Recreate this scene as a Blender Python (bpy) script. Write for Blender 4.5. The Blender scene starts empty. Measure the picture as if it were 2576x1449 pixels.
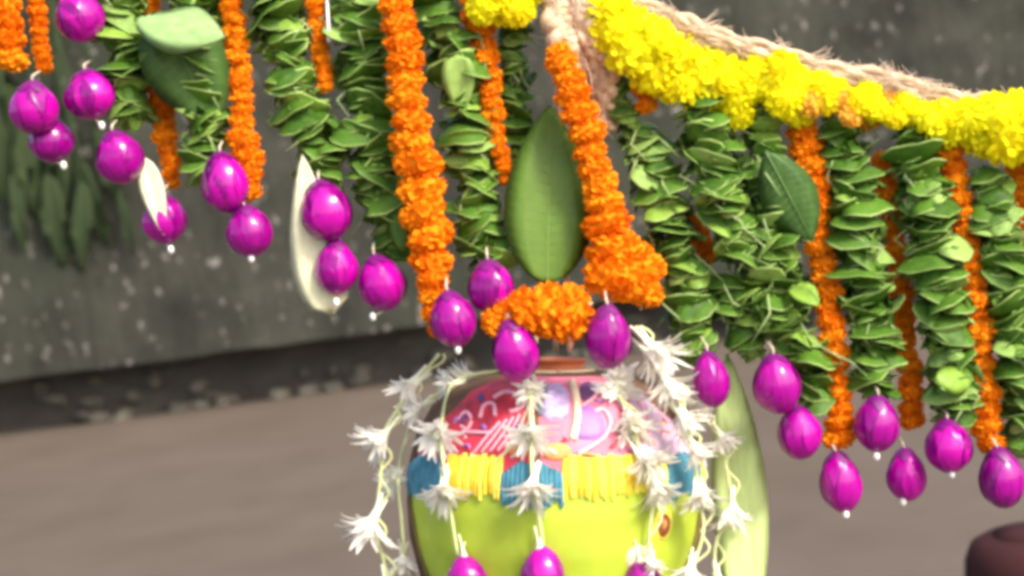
import bpy, math, random
from mathutils import Vector, Matrix
random.seed(11)
PI = math.pi
S = bpy.context.scene
COL = S.collection

# ------------------------------------------------------------------ camera, world, sun, exposure
H, PITCH, ROLL = 1.45, math.radians(5.0), math.radians(7.5)
FPX, CU, CV = 4122.0, 1288.0, 724.5          # focal length and centre, in units of 1/2576 of the frame width
CAM = Vector((0, -1.6, H))
FWD = Vector((0, math.cos(PITCH), -math.sin(PITCH)))
R0 = Vector((1, 0, 0)); U0 = R0.cross(FWD)
RGT = R0 * math.cos(ROLL) - U0 * math.sin(ROLL)
UPV = U0 * math.cos(ROLL) + R0 * math.sin(ROLL)
cd = bpy.data.cameras.new('camera'); cam = bpy.data.objects.new('camera', cd); COL.objects.link(cam)
m = Matrix((RGT, UPV, -FWD)).transposed().to_4x4(); m.translation = CAM
cam.matrix_world = m
cd.sensor_width = 36; cd.lens = 36 * FPX / 2576; cd.clip_end = 200; cd.clip_start = .05
cd.dof.use_dof = True; cd.dof.focus_distance = 1.53; cd.dof.aperture_fstop = 6.0
S.camera = cam
S.render.resolution_x, S.render.resolution_y = 1024, 576

SUND = Vector((.50, -.52, .69)).normalized()   # towards the sun
W = bpy.data.worlds.new('World'); S.world = W; W.use_nodes = True
nt = W.node_tree; nt.nodes.clear()
sky = nt.nodes.new('ShaderNodeTexSky'); sky.sky_type = 'NISHITA'; sky.sun_disc = False
sky.sun_elevation = math.asin(SUND.z); sky.sun_rotation = math.atan2(SUND.x, SUND.y)
sky.air_density = 1.0; sky.dust_density = 4.0; sky.ozone_density = 1.0
bg = nt.nodes.new('ShaderNodeBackground'); bg.inputs[1].default_value = .13
wo = nt.nodes.new('ShaderNodeOutputWorld')
nt.links.new(sky.outputs[0], bg.inputs[0]); nt.links.new(bg.outputs[0], wo.inputs[0])
sl = bpy.data.lights.new('sun', 'SUN'); sl.energy = 1.5; sl.angle = math.radians(11); sl.color = (1, .95, .86)
so = bpy.data.objects.new('sun', sl); COL.objects.link(so)
so.rotation_euler = SUND.to_track_quat('Z', 'Y').to_euler()
S.view_settings.view_transform = 'Standard'; S.view_settings.look = 'None'
S.view_settings.gamma = 1; S.view_settings.exposure = 1.4
S.render.engine = 'CYCLES'
S.cycles.use_denoising = True
S.cycles.filter_width = 4.2
S.cycles.max_bounces = 8

def at(u, v, d=1.6):
    return CAM + (FWD + RGT * ((u - CU) / FPX) + UPV * ((CV - v) / FPX)) * d
def px(n, d=1.6):
    return n * d / FPX

# ------------------------------------------------------------------ materials
MAT = {}
def nodes(name):
    M = bpy.data.materials.new(name); M.use_nodes = True; MAT[name] = M
    t = M.node_tree; b = t.nodes['Principled BSDF']
    return M, t, b
def N(t, k, **kw):
    n = t.nodes.new(k)
    for a, v in kw.items(): setattr(n, a, v)
    return n
def coords(t, scale=(1, 1, 1), out='Object'):
    tc = N(t, 'ShaderNodeTexCoord'); mp = N(t, 'ShaderNodeMapping'); mp.inputs['Scale'].default_value = scale
    t.links.new(tc.outputs[out], mp.inputs[0]); return mp.outputs[0]
def noise(t, vec, scale, detail=4, rough=.55):
    n = N(t, 'ShaderNodeTexNoise'); n.inputs['Scale'].default_value = scale
    n.inputs['Detail'].default_value = detail; n.inputs['Roughness'].default_value = rough
    if vec is not None: t.links.new(vec, n.inputs['Vector'])
    return n.outputs['Fac']
def ramp(t, fac, stops):
    r = N(t, 'ShaderNodeValToRGB'); e = r.color_ramp.elements
    while len(e) < len(stops): e.new(.5)
    for k, (p, c) in enumerate(stops): e[k].position = p; e[k].color = (*c, 1)
    t.links.new(fac, r.inputs[0]); return r.outputs[0]
def mix(t, fac, a, b, mode='MIX'):
    n = N(t, 'ShaderNodeMix'); n.data_type = 'RGBA'; n.blend_type = mode
    for s, v in ((0, fac), (6, a), (7, b)):
        if hasattr(v, 'links'): t.links.new(v, n.inputs[s])
        elif s == 0: n.inputs[0].default_value = v
        else: n.inputs[s].default_value = (*v, 1)
    return n.outputs[2]
def bump(t, b, fac, strength, dist=.01):
    n = N(t, 'ShaderNodeBump'); n.inputs['Strength'].default_value = strength; n.inputs['Distance'].default_value = dist
    t.links.new(fac, n.inputs['Height']); t.links.new(n.outputs[0], b.inputs['Normal'])
def rnd(t):
    return N(t, 'ShaderNodeObjectInfo').outputs['Random']
def translucent(t, b, col, amount):
    tr = N(t, 'ShaderNodeBsdfTranslucent'); t.links.new(col, tr.inputs[0])
    ms = N(t, 'ShaderNodeMixShader'); ms.inputs[0].default_value = amount
    t.links.new(b.outputs[0], ms.inputs[1]); t.links.new(tr.outputs[0], ms.inputs[2])
    t.links.new(ms.outputs[0], t.nodes['Material Output'].inputs['Surface'])

def petal_mat(name, lo, mid, hi, trans=.3):
    M, t, b = nodes(name)
    c1 = ramp(t, rnd(t), [(0, lo), (.5, mid), (1, hi)])
    n = noise(t, coords(t), 60, 2)
    c = mix(t, ramp(t, n, [(.35, (0, 0, 0)), (.7, (1, 1, 1))]), c1, hi)
    t.links.new(c, b.inputs['Base Color']); b.inputs['Roughness'].default_value = .8; b.inputs['Specular IOR Level'].default_value = .1
    translucent(t, b, c, trans)
petal_mat('marigold_orange', (.88, .19, .004), (.93, .27, .006), (.95, .36, .010))
petal_mat('marigold_yellow', (.95, .80, .004), (.97, .90, .008), (.97, .95, .03), .55)
petal_mat('marigold_peach', (.90, .42, .03), (.92, .50, .05), (.93, .58, .08))
petal_mat('white_petal', (.88, .84, .70), (.90, .87, .77), (.90, .88, .82), .5)

def leaf_mat(name, lo, hi, trans, rough=.38, vein=None):
    M, t, b = nodes(name)
    base = ramp(t, rnd(t), [(0, lo), (1, hi)])
    n = noise(t, coords(t, out='Generated'), 6, 3)
    c = mix(t, ramp(t, n, [(.3, (0, 0, 0)), (.75, (.6, .6, .6))]), base, tuple(x * 1.5 for x in hi))
    if vein:
        w = N(t, 'ShaderNodeTexWave'); w.wave_type = 'BANDS'; w.bands_direction = 'Y'
        w.inputs['Scale'].default_value = vein; w.inputs['Distortion'].default_value = .6; w.inputs['Detail'].default_value = 1
        t.links.new(coords(t), w.inputs['Vector'])
        c = mix(t, ramp(t, w.outputs[1], [(.55, (0, 0, 0)), (1, (.30, .30, .30))]), c, tuple(min(1, x * 2.0) for x in hi))
    t.links.new(c, b.inputs['Base Color']); b.inputs['Roughness'].default_value = rough; b.inputs['Specular IOR Level'].default_value = .22
    translucent(t, b, c, trans)
leaf_mat('leaf_top', (.022, .070, .007), (.095, .205, .020), .26, .5)
leaf_mat('leaf_under', (.12, .23, .04), (.30, .45, .11), .25, .55)
leaf_mat('leaf_rim', (.20, .34, .06), (.44, .58, .18), .25, .5)
leaf_mat('leaf_young', (.14, .26, .03), (.26, .42, .06), .3)
leaf_mat('mango_leaf', (.085, .165, .020), (.11, .195, .026), .2, .38)
leaf_mat('mango_leaf_under', (.24, .36, .11), (.28, .40, .13), .2, .45)
leaf_mat('broad_leaf', (.045, .10, .025), (.07, .14, .03), .2, .35)
leaf_mat('pale_leaf', (.70, .70, .46), (.76, .74, .52), .3, .6)
leaf_mat('pale_green', (.27, .42, .15), (.34, .49, .20), .25, .5)
leaf_mat('lime_leaf', (.56, .68, .26), (.62, .74, .32), .3, .45)
leaf_mat('creeper_leaf', (.026, .042, .017), (.044, .066, .025), .15, .7)

def plain(name, col, rough=.5, var=.15, nscale=30, bmp=0, coat=0, **kw):
    M, t, b = nodes(name)
    n = noise(t, coords(t), nscale, 4)
    c = ramp(t, n, [(.3, tuple(x * (1 - var) for x in col)), (.7, tuple(min(1, x * (1 + var)) for x in col))])
    t.links.new(c, b.inputs['Base Color']); b.inputs['Roughness'].default_value = rough
    b.inputs['Coat Weight'].default_value = coat; b.inputs['Coat Roughness'].default_value = .18
    if bmp: bump(t, b, n, bmp, .004)
    for k, v in kw.items(): b.inputs[k.replace('_', ' ')].default_value = v
    return M
plain('midrib', (.36, .48, .16), .45)
plain('soft_rib', (.15, .25, .045), .45)
plain('dark_rib', (.10, .19, .045), .4)
plain('stalk', (.30, .40, .15), .6)
plain('thread', (.62, .55, .38), .8)
plain('stem_green', (.60, .64, .30), .5)
plain('stem_pale', (.76, .78, .58), .5)
plain('pearl', (.84, .80, .76), .25, .03, coat=.5)
plain('earthen', (.15, .085, .05), .9, .25, 45, .3, Specular_IOR_Level=.1)
plain('copper', (.56, .17, .06), .5, .2, 40, .1)
plain('cream_paint', (.82, .68, .42), .6, .08)
plain('red_paint', (.54, .032, .055), .6, .45, 45, .15)
plain('lilac_paint', (.60, .42, .55), .6, .2, 40, .1)
plain('pink_paint', (.66, .17, .24), .55, .25, 35, .1)
plain('rose_paint', (.84, .40, .48), .55, .1)
plain('orange_paint', (.80, .28, .08), .6, .2)
plain('violet_paint', (.34, .16, .52), .55, .15, 50)
plain('lavender_paint', (.44, .34, .56), .6, .3, 120)
plain('plum_paint', (.13, .045, .14), .6, .2)
plain('slate_paint', (.16, .17, .22), .6, .2)
plain('yellow_wool', (.82, .56, .03), .8, .2, 90)
plain('yellow_wool_light', (.86, .70, .08), .8, .2, 90)
plain('blue_wool', (.05, .20, .27), .8, .35, 90)
plain('lime_paint', (.38, .48, .03), .55, .16, 18, .2, coat=.05)
plain('olive_edge', (.13, .09, .015), .7, .3)
plain('brown_paint', (.22, .06, .015), .6, .2)
plain('maroon', (.048, .016, .015), .8, .2, 8, Specular_IOR_Level=.15)

M, t, b = nodes('bud')
r1 = ramp(t, rnd(t), [(0, (.13, .001, .11)), (.5, (.28, .001, .20)), (1, (.44, .002, .28))])
n = noise(t, coords(t, (5.5, 5.5, .9)), 1.0, 4)
c = mix(t, ramp(t, n, [(.40, (0, 0, 0)), (.70, (.6, .6, .6))]), r1, (.46, .002, .31))
t.links.new(c, b.inputs['Base Color']); b.inputs['Roughness'].default_value = .42
b.inputs['Coat Weight'].default_value = .85; b.inputs['Coat Roughness'].default_value = .19; b.inputs['Coat Tint'].default_value = (1, .8, 1, 1)
b.inputs['Specular IOR Level'].default_value = .05; b.inputs['Specular Tint'].default_value = (1, .35, 1, 1)
plain('bud_cap_shaded', (.15, .002, .13), .45, .3, coat=.2)  # sepal purple, darkened to paint in shade below the string

M, t, b = nodes('coir')
v = coords(t)
n = noise(t, v, 75, 6, .7)
c = ramp(t, n, [(.3, (.34, .21, .12)), (.5, (.64, .45, .29)), (.75, (.80, .63, .45))])
t.links.new(c, b.inputs['Base Color']); b.inputs['Roughness'].default_value = .9; bump(t, b, n, .5, .002)
plain('coir_fibre', (.76, .58, .42), .9, .3)

M, t, b = nodes('wall_concrete')
v = coords(t)
n1 = noise(t, v, 1.7, 7, .65); n2 = noise(t, coords(t, (7, 7, 1.6)), 1.2, 5); n3 = noise(t, coords(t, (4, 4, 2.2)), 4, 3)
c = ramp(t, n1, [(.34, (.007, .006, .004)), (.48, (.021, .021, .014)), (.64, (.044, .043, .031))])
c = mix(t, ramp(t, n2, [(.45, (0, 0, 0)), (.8, (.8, .8, .8))]), c, (.036, .035, .024))
c = mix(t, ramp(t, noise(t, v, .6, 3), [(.42, (0, 0, 0)), (.66, (.6, .6, .6))]), c, (.024, .032, .015))
c = mix(t, ramp(t, n3, [(.625, (0, 0, 0)), (.68, (.85, .85, .85))]), c, (.24, .22, .19))
t.links.new(c, b.inputs['Base Color']); b.inputs['Roughness'].default_value = .9; bump(t, b, n2, .5, .05)
M, t, b = nodes('damp_base')
n = noise(t, coords(t, (1, 1, 2)), 3, 6)
c = ramp(t, n, [(.3, (.022, .018, .014)), (.55, (.042, .036, .027)), (.75, (.062, .058, .042))])
t.links.new(c, b.inputs['Base Color']); b.inputs['Roughness'].default_value = .85; bump(t, b, n, .7, .06)
plain('stone', (.10, .092, .07), .9, .35, 7, .5)
M, t, b = nodes('floor_concrete')
v = coords(t)
n1 = noise(t, v, 1.6, 7, .6); n2 = noise(t, v, 2.0, 4)
c = ramp(t, n1, [(.3, (.088, .064, .045)), (.5, (.102, .076, .055)), (.7, (.114, .087, .065))])
c = mix(t, ramp(t, n2, [(.60, (0, 0, 0)), (.74, (.35, .35, .35))]), c, (.080, .056, .038))
t.links.new(c, b.inputs['Base Color']); b.inputs['Roughness'].default_value = .85; bump(t, b, noise(t, v, 12, 6), .12, .02)

# ------------------------------------------------------------------ mesh helpers
def mesh(name, V, F, mats, fm=None, smooth=True):
    me = bpy.data.meshes.new(name); me.from_pydata([tuple(x) for x in V], [], F)
    for k in mats: me.materials.append(MAT[k])
    if fm: me.polygons.foreach_set('material_index', fm)
    if smooth: me.polygons.foreach_set('use_smooth', [True] * len(me.polygons))
    me.update(); return me
def obj(name, me, parent=None, mw=None, loc=None):
    o = bpy.data.objects.new(name, me); COL.objects.link(o)
    if parent is not None: o.parent = parent
    if mw is not None: o.matrix_basis = mw
    if loc is not None: o.location = loc
    return o
def tag(o, label, cat, group=None):
    o['label'] = label; o['category'] = cat
    if group: o['group'] = group
    return o
def thing(name, label, cat, loc, group=None):
    o = bpy.data.objects.new(name, None); COL.objects.link(o); o.location = loc; o.empty_display_size = .02
    return tag(o, label, cat, group)
def struct(o): o['kind'] = 'structure'; return o

class MB:
    def __init__(s): s.V = []; s.F = []; s.M = []
    def add(s, V, F, m=0):
        k = len(s.V); s.V += [Vector(x) for x in V]; s.F += [tuple(i + k for i in f) for f in F]; s.M += [m] * len(F)
    def tube(s, P, rad, n=6, m=0, cap=True):
        P = [Vector(p) for p in P]; L = len(P)
        if not hasattr(rad, '__len__'): rad = [rad] * L
        V = []; F = []; up = Vector((.31, .87, .38)).normalized()
        for i in range(L):
            tg = (P[min(i + 1, L - 1)] - P[max(i - 1, 0)])
            tg = tg.normalized() if tg.length > 1e-9 else Vector((0, 0, 1))
            a = tg.cross(up)
            if a.length < 1e-4: a = tg.cross(Vector((1, 0, 0)))
            a.normalize(); bb = tg.cross(a)
            for j in range(n):
                q = 2 * PI * j / n; V.append(P[i] + (a * math.cos(q) + bb * math.sin(q)) * rad[i])
        for i in range(L - 1):
            for j in range(n):
                F.append((i * n + j, i * n + (j + 1) % n, (i + 1) * n + (j + 1) % n, (i + 1) * n + j))
        if cap: F.append(tuple(range(n - 1, -1, -1))); F.append(tuple((L - 1) * n + j for j in range(n)))
        s.add(V, F, m)
    def mesh(s, name, mats, smooth=True): return mesh(name, s.V, s.F, mats, s.M, smooth)

def lathe(prof, n=48):
    V = []; F = []
    for r, z in prof:
        for j in range(n):
            a = 2 * PI * j / n; V.append((r * math.cos(a), r * math.sin(a), z))
    for i in range(len(prof) - 1):
        for j in range(n):
            F.append((i * n + j, i * n + (j + 1) % n, (i + 1) * n + (j + 1) % n, (i + 1) * n + j))
    return V, F
def sphere(r, nu=12, nv=8, sq=1):
    return lathe([(max(1e-5, r * math.sin(PI * i / nv)), -r * sq * math.cos(PI * i / nv)) for i in range(nv + 1)], nu)
def smooth_path(P, n):
    """Catmull-Rom through P, resampled to n+1 equally spaced points"""
    P = [Vector(p) for p in P]; Q = [P[0] * 2 - P[1]] + P + [P[-1] * 2 - P[-2]]; D = []
    for i in range(1, len(Q) - 2):
        for k in range(16):
            t = k / 16; a, b_, c_, d = Q[i - 1:i + 3]
            D.append(.5 * ((2 * b_) + (c_ - a) * t + (2 * a - 5 * b_ + 4 * c_ - d) * t * t + (3 * b_ - a - 3 * c_ + d) * t ** 3))
    D.append(P[-1])
    L = [0]
    for i in range(1, len(D)): L.append(L[-1] + (D[i] - D[i - 1]).length)
    R = []; j = 0
    for k in range(n + 1):
        s = L[-1] * k / n
        while j < len(L) - 2 and L[j + 1] < s: j += 1
        f = (s - L[j]) / max(1e-9, L[j + 1] - L[j]); R.append(D[j].lerp(D[j + 1], min(1, f)))
    return R, L[-1]
def frame(x, z, loc, s=1.0):
    x = Vector(x).normalized(); z = Vector(z); y = z.cross(x)
    if y.length < 1e-5: y = Vector((0, 1, 0)).cross(x)
    y.normalize(); z = x.cross(y)
    sc = s if hasattr(s, '__len__') else (s, s, s)
    M = Matrix((x * sc[0], y * sc[1], z * sc[2])).transposed().to_4x4(); M.translation = loc
    return M

def leaf_mesh(name, L, Wd, fold=.4, curve=.8, mats=('leaf_top', 'leaf_under'), nl=5, wave=.0, twist=0., tip=1.0, th=.0006, peak=.45, seed=0, side=0.):
    """A leaf with two skins: base at the origin, midrib along +X, width along Y."""
    rr = random.Random(seed); V = []; idx = {}; F = []; fm = []
    ex = math.log(.5) / math.log(peak)
    x = z = 0.; rows = []
    for i in range(nl + 1):
        t = i / nl; a = -curve * t
        if i: x += L / nl * math.cos(a); z += L / nl * math.sin(a)
        rows.append((t, x, z, a))
    ph = rr.uniform(0, 6)
    for lay in (0, 1):
        for i, (t, x, z, a) in enumerate(rows):
            w = Wd / 2 * max(.03, math.sin(PI * (t ** ex))) ** (.8 * tip)
            if i == 0: w = Wd * .03
            if i == nl: w = Wd * .012
            for j in range(-2, 3):
                edge = abs(j) == 2 or i in (0, nl)
                if lay == 1 and edge: idx[(1, i, j)] = idx[(0, i, j)]; continue
                y = w * j / 2; f = fold * (1 + .25 * math.sin(3 * t + ph))
                lz = abs(y) * math.sin(f) + wave * Wd * math.sin(t * 11 + ph + (j > 0) * 2) * (abs(j) / 2) ** 2
                yy = y * math.cos(f)
                tw = twist * t; yy, lz = yy * math.cos(tw) - lz * math.sin(tw), yy * math.sin(tw) + lz * math.cos(tw)
                yy += side * L * t * t
                if lay: lz -= th
                idx[(lay, i, j)] = len(V); V.append((x - lz * math.sin(a), yy, z + lz * math.cos(a)))
        for i in range(nl):
            for j in range(-2, 2):
                q = (idx[(lay, i, j)], idx[(lay, i + 1, j)], idx[(lay, i + 1, j + 1)], idx[(lay, i, j + 1)])
                F.append(q if lay == 0 else q[::-1]); fm.append(lay)
    return mesh(name, V, F, mats, fm)

# ------------------------------------------------------------------ setting: wall, floor
a1 = math.atan(197 / FPX) + PITCH; a0 = math.atan(65 / FPX) + PITCH
YW = H / math.tan(a1)                              # metres from the camera to the foot of the wall
OV = .32; ZB = H - (YW - OV) * math.tan(a0)
yb = CAM.y + YW
def grid(x0, x1, z0, z1, nx, nz, fn):
    V = [fn(x0 + (x1 - x0) * i / nx, z0 + (z1 - z0) * j / nz) for j in range(nz + 1) for i in range(nx + 1)]
    F = [(j * (nx + 1) + i, j * (nx + 1) + i + 1, (j + 1) * (nx + 1) + i + 1, (j + 1) * (nx + 1) + i) for j in range(nz) for i in range(nx)]
    return V, F
rw = random.Random(5)
V, F = grid(-40, 40, -40, 14, 8, 8, lambda x, y: (x, y, 0))
struct(obj('ground', mesh('ground', V, F, ['floor_concrete'])))
mb = MB()
V, F = grid(-14, 14, ZB, 4.2, 110, 20, lambda x, z: (x, yb - OV + rw.uniform(-.012, .012), z + (rw.uniform(-.006, .006) if z < ZB + .01 else 0)))
mb.add(V, F)
mb.add([(-14, yb - OV, ZB), (14, yb - OV, ZB), (14, yb + .5, ZB), (-14, yb + .5, ZB)], [(0, 3, 2, 1)])
mb.add([(-14, yb - OV, 4.2), (14, yb - OV, 4.2), (14, yb + .5, 4.2), (-14, yb + .5, 4.2), (-14, yb + .5, 0), (14, yb + .5, 0)], [(0, 1, 2, 3), (3, 2, 5, 4)])
wall = tag(obj('concrete_wall', mb.mesh('concrete_wall', ['wall_concrete'], False)), 'weathered dark grey concrete wall with pale streaks behind the garlands', 'wall')
V, F = grid(-14, 14, -.02, ZB + .02, 140, 5, lambda x, z: (x, yb + rw.uniform(-.012, .012), z))
base = obj('damp_base', mesh('damp_base', V, F, ['damp_base'], None, False), wall)
base['label'] = 'dark damp recess along the foot of the wall'
stone_meshes = []
for k in range(6):
    V, F = sphere(1, 9, 6)
    V = [Vector(p) * (1 + rw.uniform(-.22, .22)) for p in V]
    stone_meshes.append(mesh('stone', V, F, ['stone'], None, False))
for k in range(64):
    x = rw.uniform(-3.2, 2.6); s = rw.uniform(.03, .075)
    o = obj('stone', stone_meshes[k % 6], wall)
    low = rw.random() < .5
    o.location = (x, yb - s * rw.uniform(.1, .8), s * .4 if low else rw.uniform(.04, ZB * .75))
    o.scale = (s * rw.uniform(.8, 2.0), s * .8, s * rw.uniform(.5, .8)); o.rotation_euler = (rw.uniform(-.3, .3), rw.uniform(-.3, .3), rw.uniform(0, 6))

# strap-leaved plant trailing down the wall
pc = at(150, 360, YW * .985)
def on_wall(u, v, off=.05):
    d = at(u, v, 1) - CAM; k = (yb - OV - off - CAM.y) / d.y; return CAM + d * k
pl = thing('trailing_plant', 'dark green strap leaved plant trailing down the grey wall', 'plant', on_wall(120, -80))
cm = [leaf_mesh('creeper_leaf', 1, .26, .25, .35, ('creeper_leaf', 'creeper_leaf'), 8, .03, .3, seed=k) for k in range(3)]
mb = MB(); root = on_wall(120, -80)
for (u0, v0, u1, v1, w) in [(10, 180, 15, 560, 1.9), (70, 220, 110, 600, 1.2), (150, 260, 120, 650, .9), (190, 380, 260, 640, 1), (240, 300, 300, 560, .8),
                            (120, 420, 150, 690, 1), (210, 440, 200, 700, .9), (30, 420, 60, 640, .8), (300, 460, 330, 650, .6), (-40, 60, -30, 420, 1.3)]:
    p0 = on_wall(u0, v0, .10); p1 = on_wall(u1, v1, .14); d = p1 - p0
    o = obj('leaf', cm[rw.randrange(3)], pl, frame(d, Vector((rw.uniform(-.3, .3), -1, .1)), p0 - root, (d.length, d.length * w, d.length)))
    P, _ = smooth_path([root, root.lerp(p0, .5) + Vector((rw.uniform(-.1, .1), -.06, 0)), p0 + d * .06], 10)
    mb.tube([p - root for p in P], .012, 5)
obj('stem', mb.mesh('stem', ['creeper_leaf']), pl)

# rounded maroon jar on the floor
jd = 3.3; jt = at(2605, 1338, jd); JR = px(185, jd)
prof = [(.01, 0), (JR * .8, 0), (JR * .95, .03), (JR, .12), (JR, jt.z * .84), (JR * .97, jt.z * .91), (JR * .88, jt.z * .965), (JR * .72, jt.z * .99), (JR * .55, jt.z)]
V, F = lathe(prof, 40)
jr = thing('round_jar', 'dark maroon round shouldered jar with a low lid on the tan floor', 'jar', (jt.x, jt.y, 0))
obj('body', mesh('body', V, F, ['maroon']), jr)
V, F = lathe([(JR * .56, jt.z - .006), (JR * .56, jt.z + .002), (JR * .3, jt.z + .010), (.002, jt.z + .013)], 40)
obj('lid', mesh('lid', V, F, ['maroon']), jr)

# ------------------------------------------------------------------ flower and leaf kits
def marigold_mesh(name, mat, seed, npet=150):
    rr = random.Random(seed); mb = MB()
    V, F = sphere(.80, 10, 8, .82); mb.add(V, F)
    for k in range(npet):
        zz = 1 - 2 * (k + .5) / npet; ph = k * 2.39996 + rr.uniform(-.25, .25)
        r = math.sqrt(1 - zz * zz); d = Vector((r * math.cos(ph), r * math.sin(ph), zz * .82))
        d = (d + Vector((rr.uniform(-.12, .12), rr.uniform(-.12, .12), rr.uniform(-.12, .12)))).normalized()
        t1 = d.cross(Vector((rr.uniform(-1, 1), rr.uniform(-1, 1), rr.uniform(-1, 1)))).normalized(); t2 = d.cross(t1)
        q = Vector((1, 1, .86)); w = rr.uniform(.11, .19); Lp = rr.uniform(.93, 1.06); cu = rr.uniform(.03, .16)
        P = [d * .5 - t1 * w * .5, d * .5 + t1 * w * .5,
             d * Lp * .86 - t1 * w + t2 * cu * .3, d * Lp * .90 + t2 * cu * .15, d * Lp * .86 + t1 * w + t2 * cu * .3,
             d * Lp * .97 - t1 * w * .75 + t2 * cu * 1.2, d * Lp * 1.03 + t2 * cu, d * Lp * .97 + t1 * w * .75 + t2 * cu * 1.2]
        P = [Vector((p.x * q.x, p.y * q.y, p.z * q.z)) for p in P]
        mb.add(P, [(0, 1, 4, 3), (0, 3, 2), (2, 3, 6, 5), (3, 4, 7, 6)])
    return mb.mesh(name, [mat])
MG = {k: [marigold_mesh('marigold', 'marigold_' + k, 10 + i) for i in range(5)] for k in ('orange', 'yellow', 'peach')}
rg = random.Random(21)
def place_marigold(parent, p, r, kind, ax=None, name='marigold', squash=1.0):
    ax = Vector(ax) if ax is not None else Vector((rg.uniform(-1, 1), rg.uniform(-1, 1), rg.uniform(-1, 1)))
    ax = (ax.normalized() + Vector((rg.uniform(-.3, .3), rg.uniform(-.3, .3), rg.uniform(-.3, .3)))).normalized()
    x = ax.cross(Vector((rg.uniform(-1, 1), rg.uniform(-1, 1), rg.uniform(-1, 1))))
    M = frame(x, ax, Vector(p) - parent.location, (r, r, r * squash))
    return obj(name, rg.choice(MG[kind]), parent, M)
def hangpath(pts, d):
    dd = d if hasattr(d, '__len__') else [d] * len(pts)
    return [at(u, v, k) for (u, v), k in zip(pts, dd)]

def marigold_string(pts, widths, d, label, kind='orange', group='marigold strings hanging from the rope', squash=.84, step=.53, top=None):
    P = hangpath(pts, d); Q, Ln = smooth_path(P, 200)
    t = thing('marigold_string', label, 'garland', Q[-1], group)
    mb = MB(); mb.tube([q - Q[-1] for q in Q[::10]] + [Vector((0, 0, 0))], .0011, 5); obj('thread', mb.mesh('thread', ['thread']), t)
    s = 0
    while s <= Ln:
        f = s / Ln; k = f * (len(widths) - 1); i = min(int(k), len(widths) - 2); w = widths[i] + (widths[i + 1] - widths[i]) * (k - i)
        r = px(w) / 2 * rg.uniform(.88, 1.10)
        q = Q[min(200, int(f * 200))]; tg = Q[min(200, int(f * 200) + 3)] - Q[max(0, int(f * 200) - 3)]
        off = Vector((rg.uniform(-1, 1), rg.uniform(-1, 1), 0)) * r * .14
        place_marigold(t, q + off, r * 1.08, kind if rg.random() > .06 else 'orange', tg, squash=squash)
        s += r * 2 * step
    return t

rl = random.Random(33)
LEAFS = [leaf_mesh('leaf', 1, rl.uniform(.55, .8), rl.uniform(.25, 1.0), rl.uniform(.3, 1.5), nl=5, wave=rl.uniform(.02, .12), twist=rl.uniform(-.7, .7), seed=k, th=.012, side=rl.uniform(-.15, .15)) for k in range(12)]
YOUNG = [leaf_mesh('leaf', 1, .7, rl.uniform(.3, .8), rl.uniform(.3, 1.3), ('leaf_young', 'leaf_under'), 5, .06, rl.uniform(-.5, .5), seed=k + 50, th=.012) for k in range(4)]
def flounce_mesh(seed, mats=('leaf_top', 'leaf_under', 'leaf_rim')):
    """a leaf bent round the thread as a collar: pointed ends, creased along its midrib, flaring wavy lower rim"""
    rr = random.Random(seed); NS, T = 9, (1, .45, 0, -.5, -.86, -1)
    span = rr.uniform(1.1, 1.7); R0 = rr.uniform(.36, .52); fl = rr.uniform(.46, .72); Hh = rr.uniform(.26, .42); ph = rr.uniform(0, 6); wv = rr.uniform(.07, .18); dr = rr.uniform(-.12, .18)
    V = []; idx = {}; F = []; fm = []
    for lay in (0, 1):
        for i in range(NS):
            sx = -1 + 2 * i / (NS - 1); hw = Hh * (1 - abs(sx) ** 2.4) + .012
            for j, t_ in enumerate(T):
                if lay and (i in (0, NS - 1) or j in (0, len(T) - 1)): idx[(1, i, j)] = idx[(0, i, j)]; continue
                dn = (1 - t_) / 2; r = R0 + fl * dn * (1 - abs(sx) ** 3) + .05 * (1 - abs(t_)) + wv * math.sin(5 * sx + ph) * dn + .12 * sx * sx
                z = t_ * hw + dr * sx * sx + .4 * wv * math.cos(7 * sx + ph) * dn - (.10 if dn > .7 else 0) * (dn - .7)
                if lay: r -= .022
                idx[(lay, i, j)] = len(V); V.append((r * math.cos(sx * span), r * math.sin(sx * span), z))
        for i in range(NS - 1):
            for j in range(len(T) - 1):
                q = (idx[(lay, i, j)], idx[(lay, i, j + 1)], idx[(lay, i + 1, j + 1)], idx[(lay, i + 1, j)])
                F.append(q if lay == 0 else q[::-1]); fm.append(2 if j == len(T) - 2 else lay)
    return mesh('leaf', V, F, mats, fm)
FL = [flounce_mesh(k) for k in range(12)]; FLY = [flounce_mesh(k + 40, ('leaf_young', 'leaf_under', 'leaf_rim')) for k in range(5)]; FLP = [flounce_mesh(k + 70, ('leaf_under', 'leaf_top', 'leaf_rim')) for k in range(4)]
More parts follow.
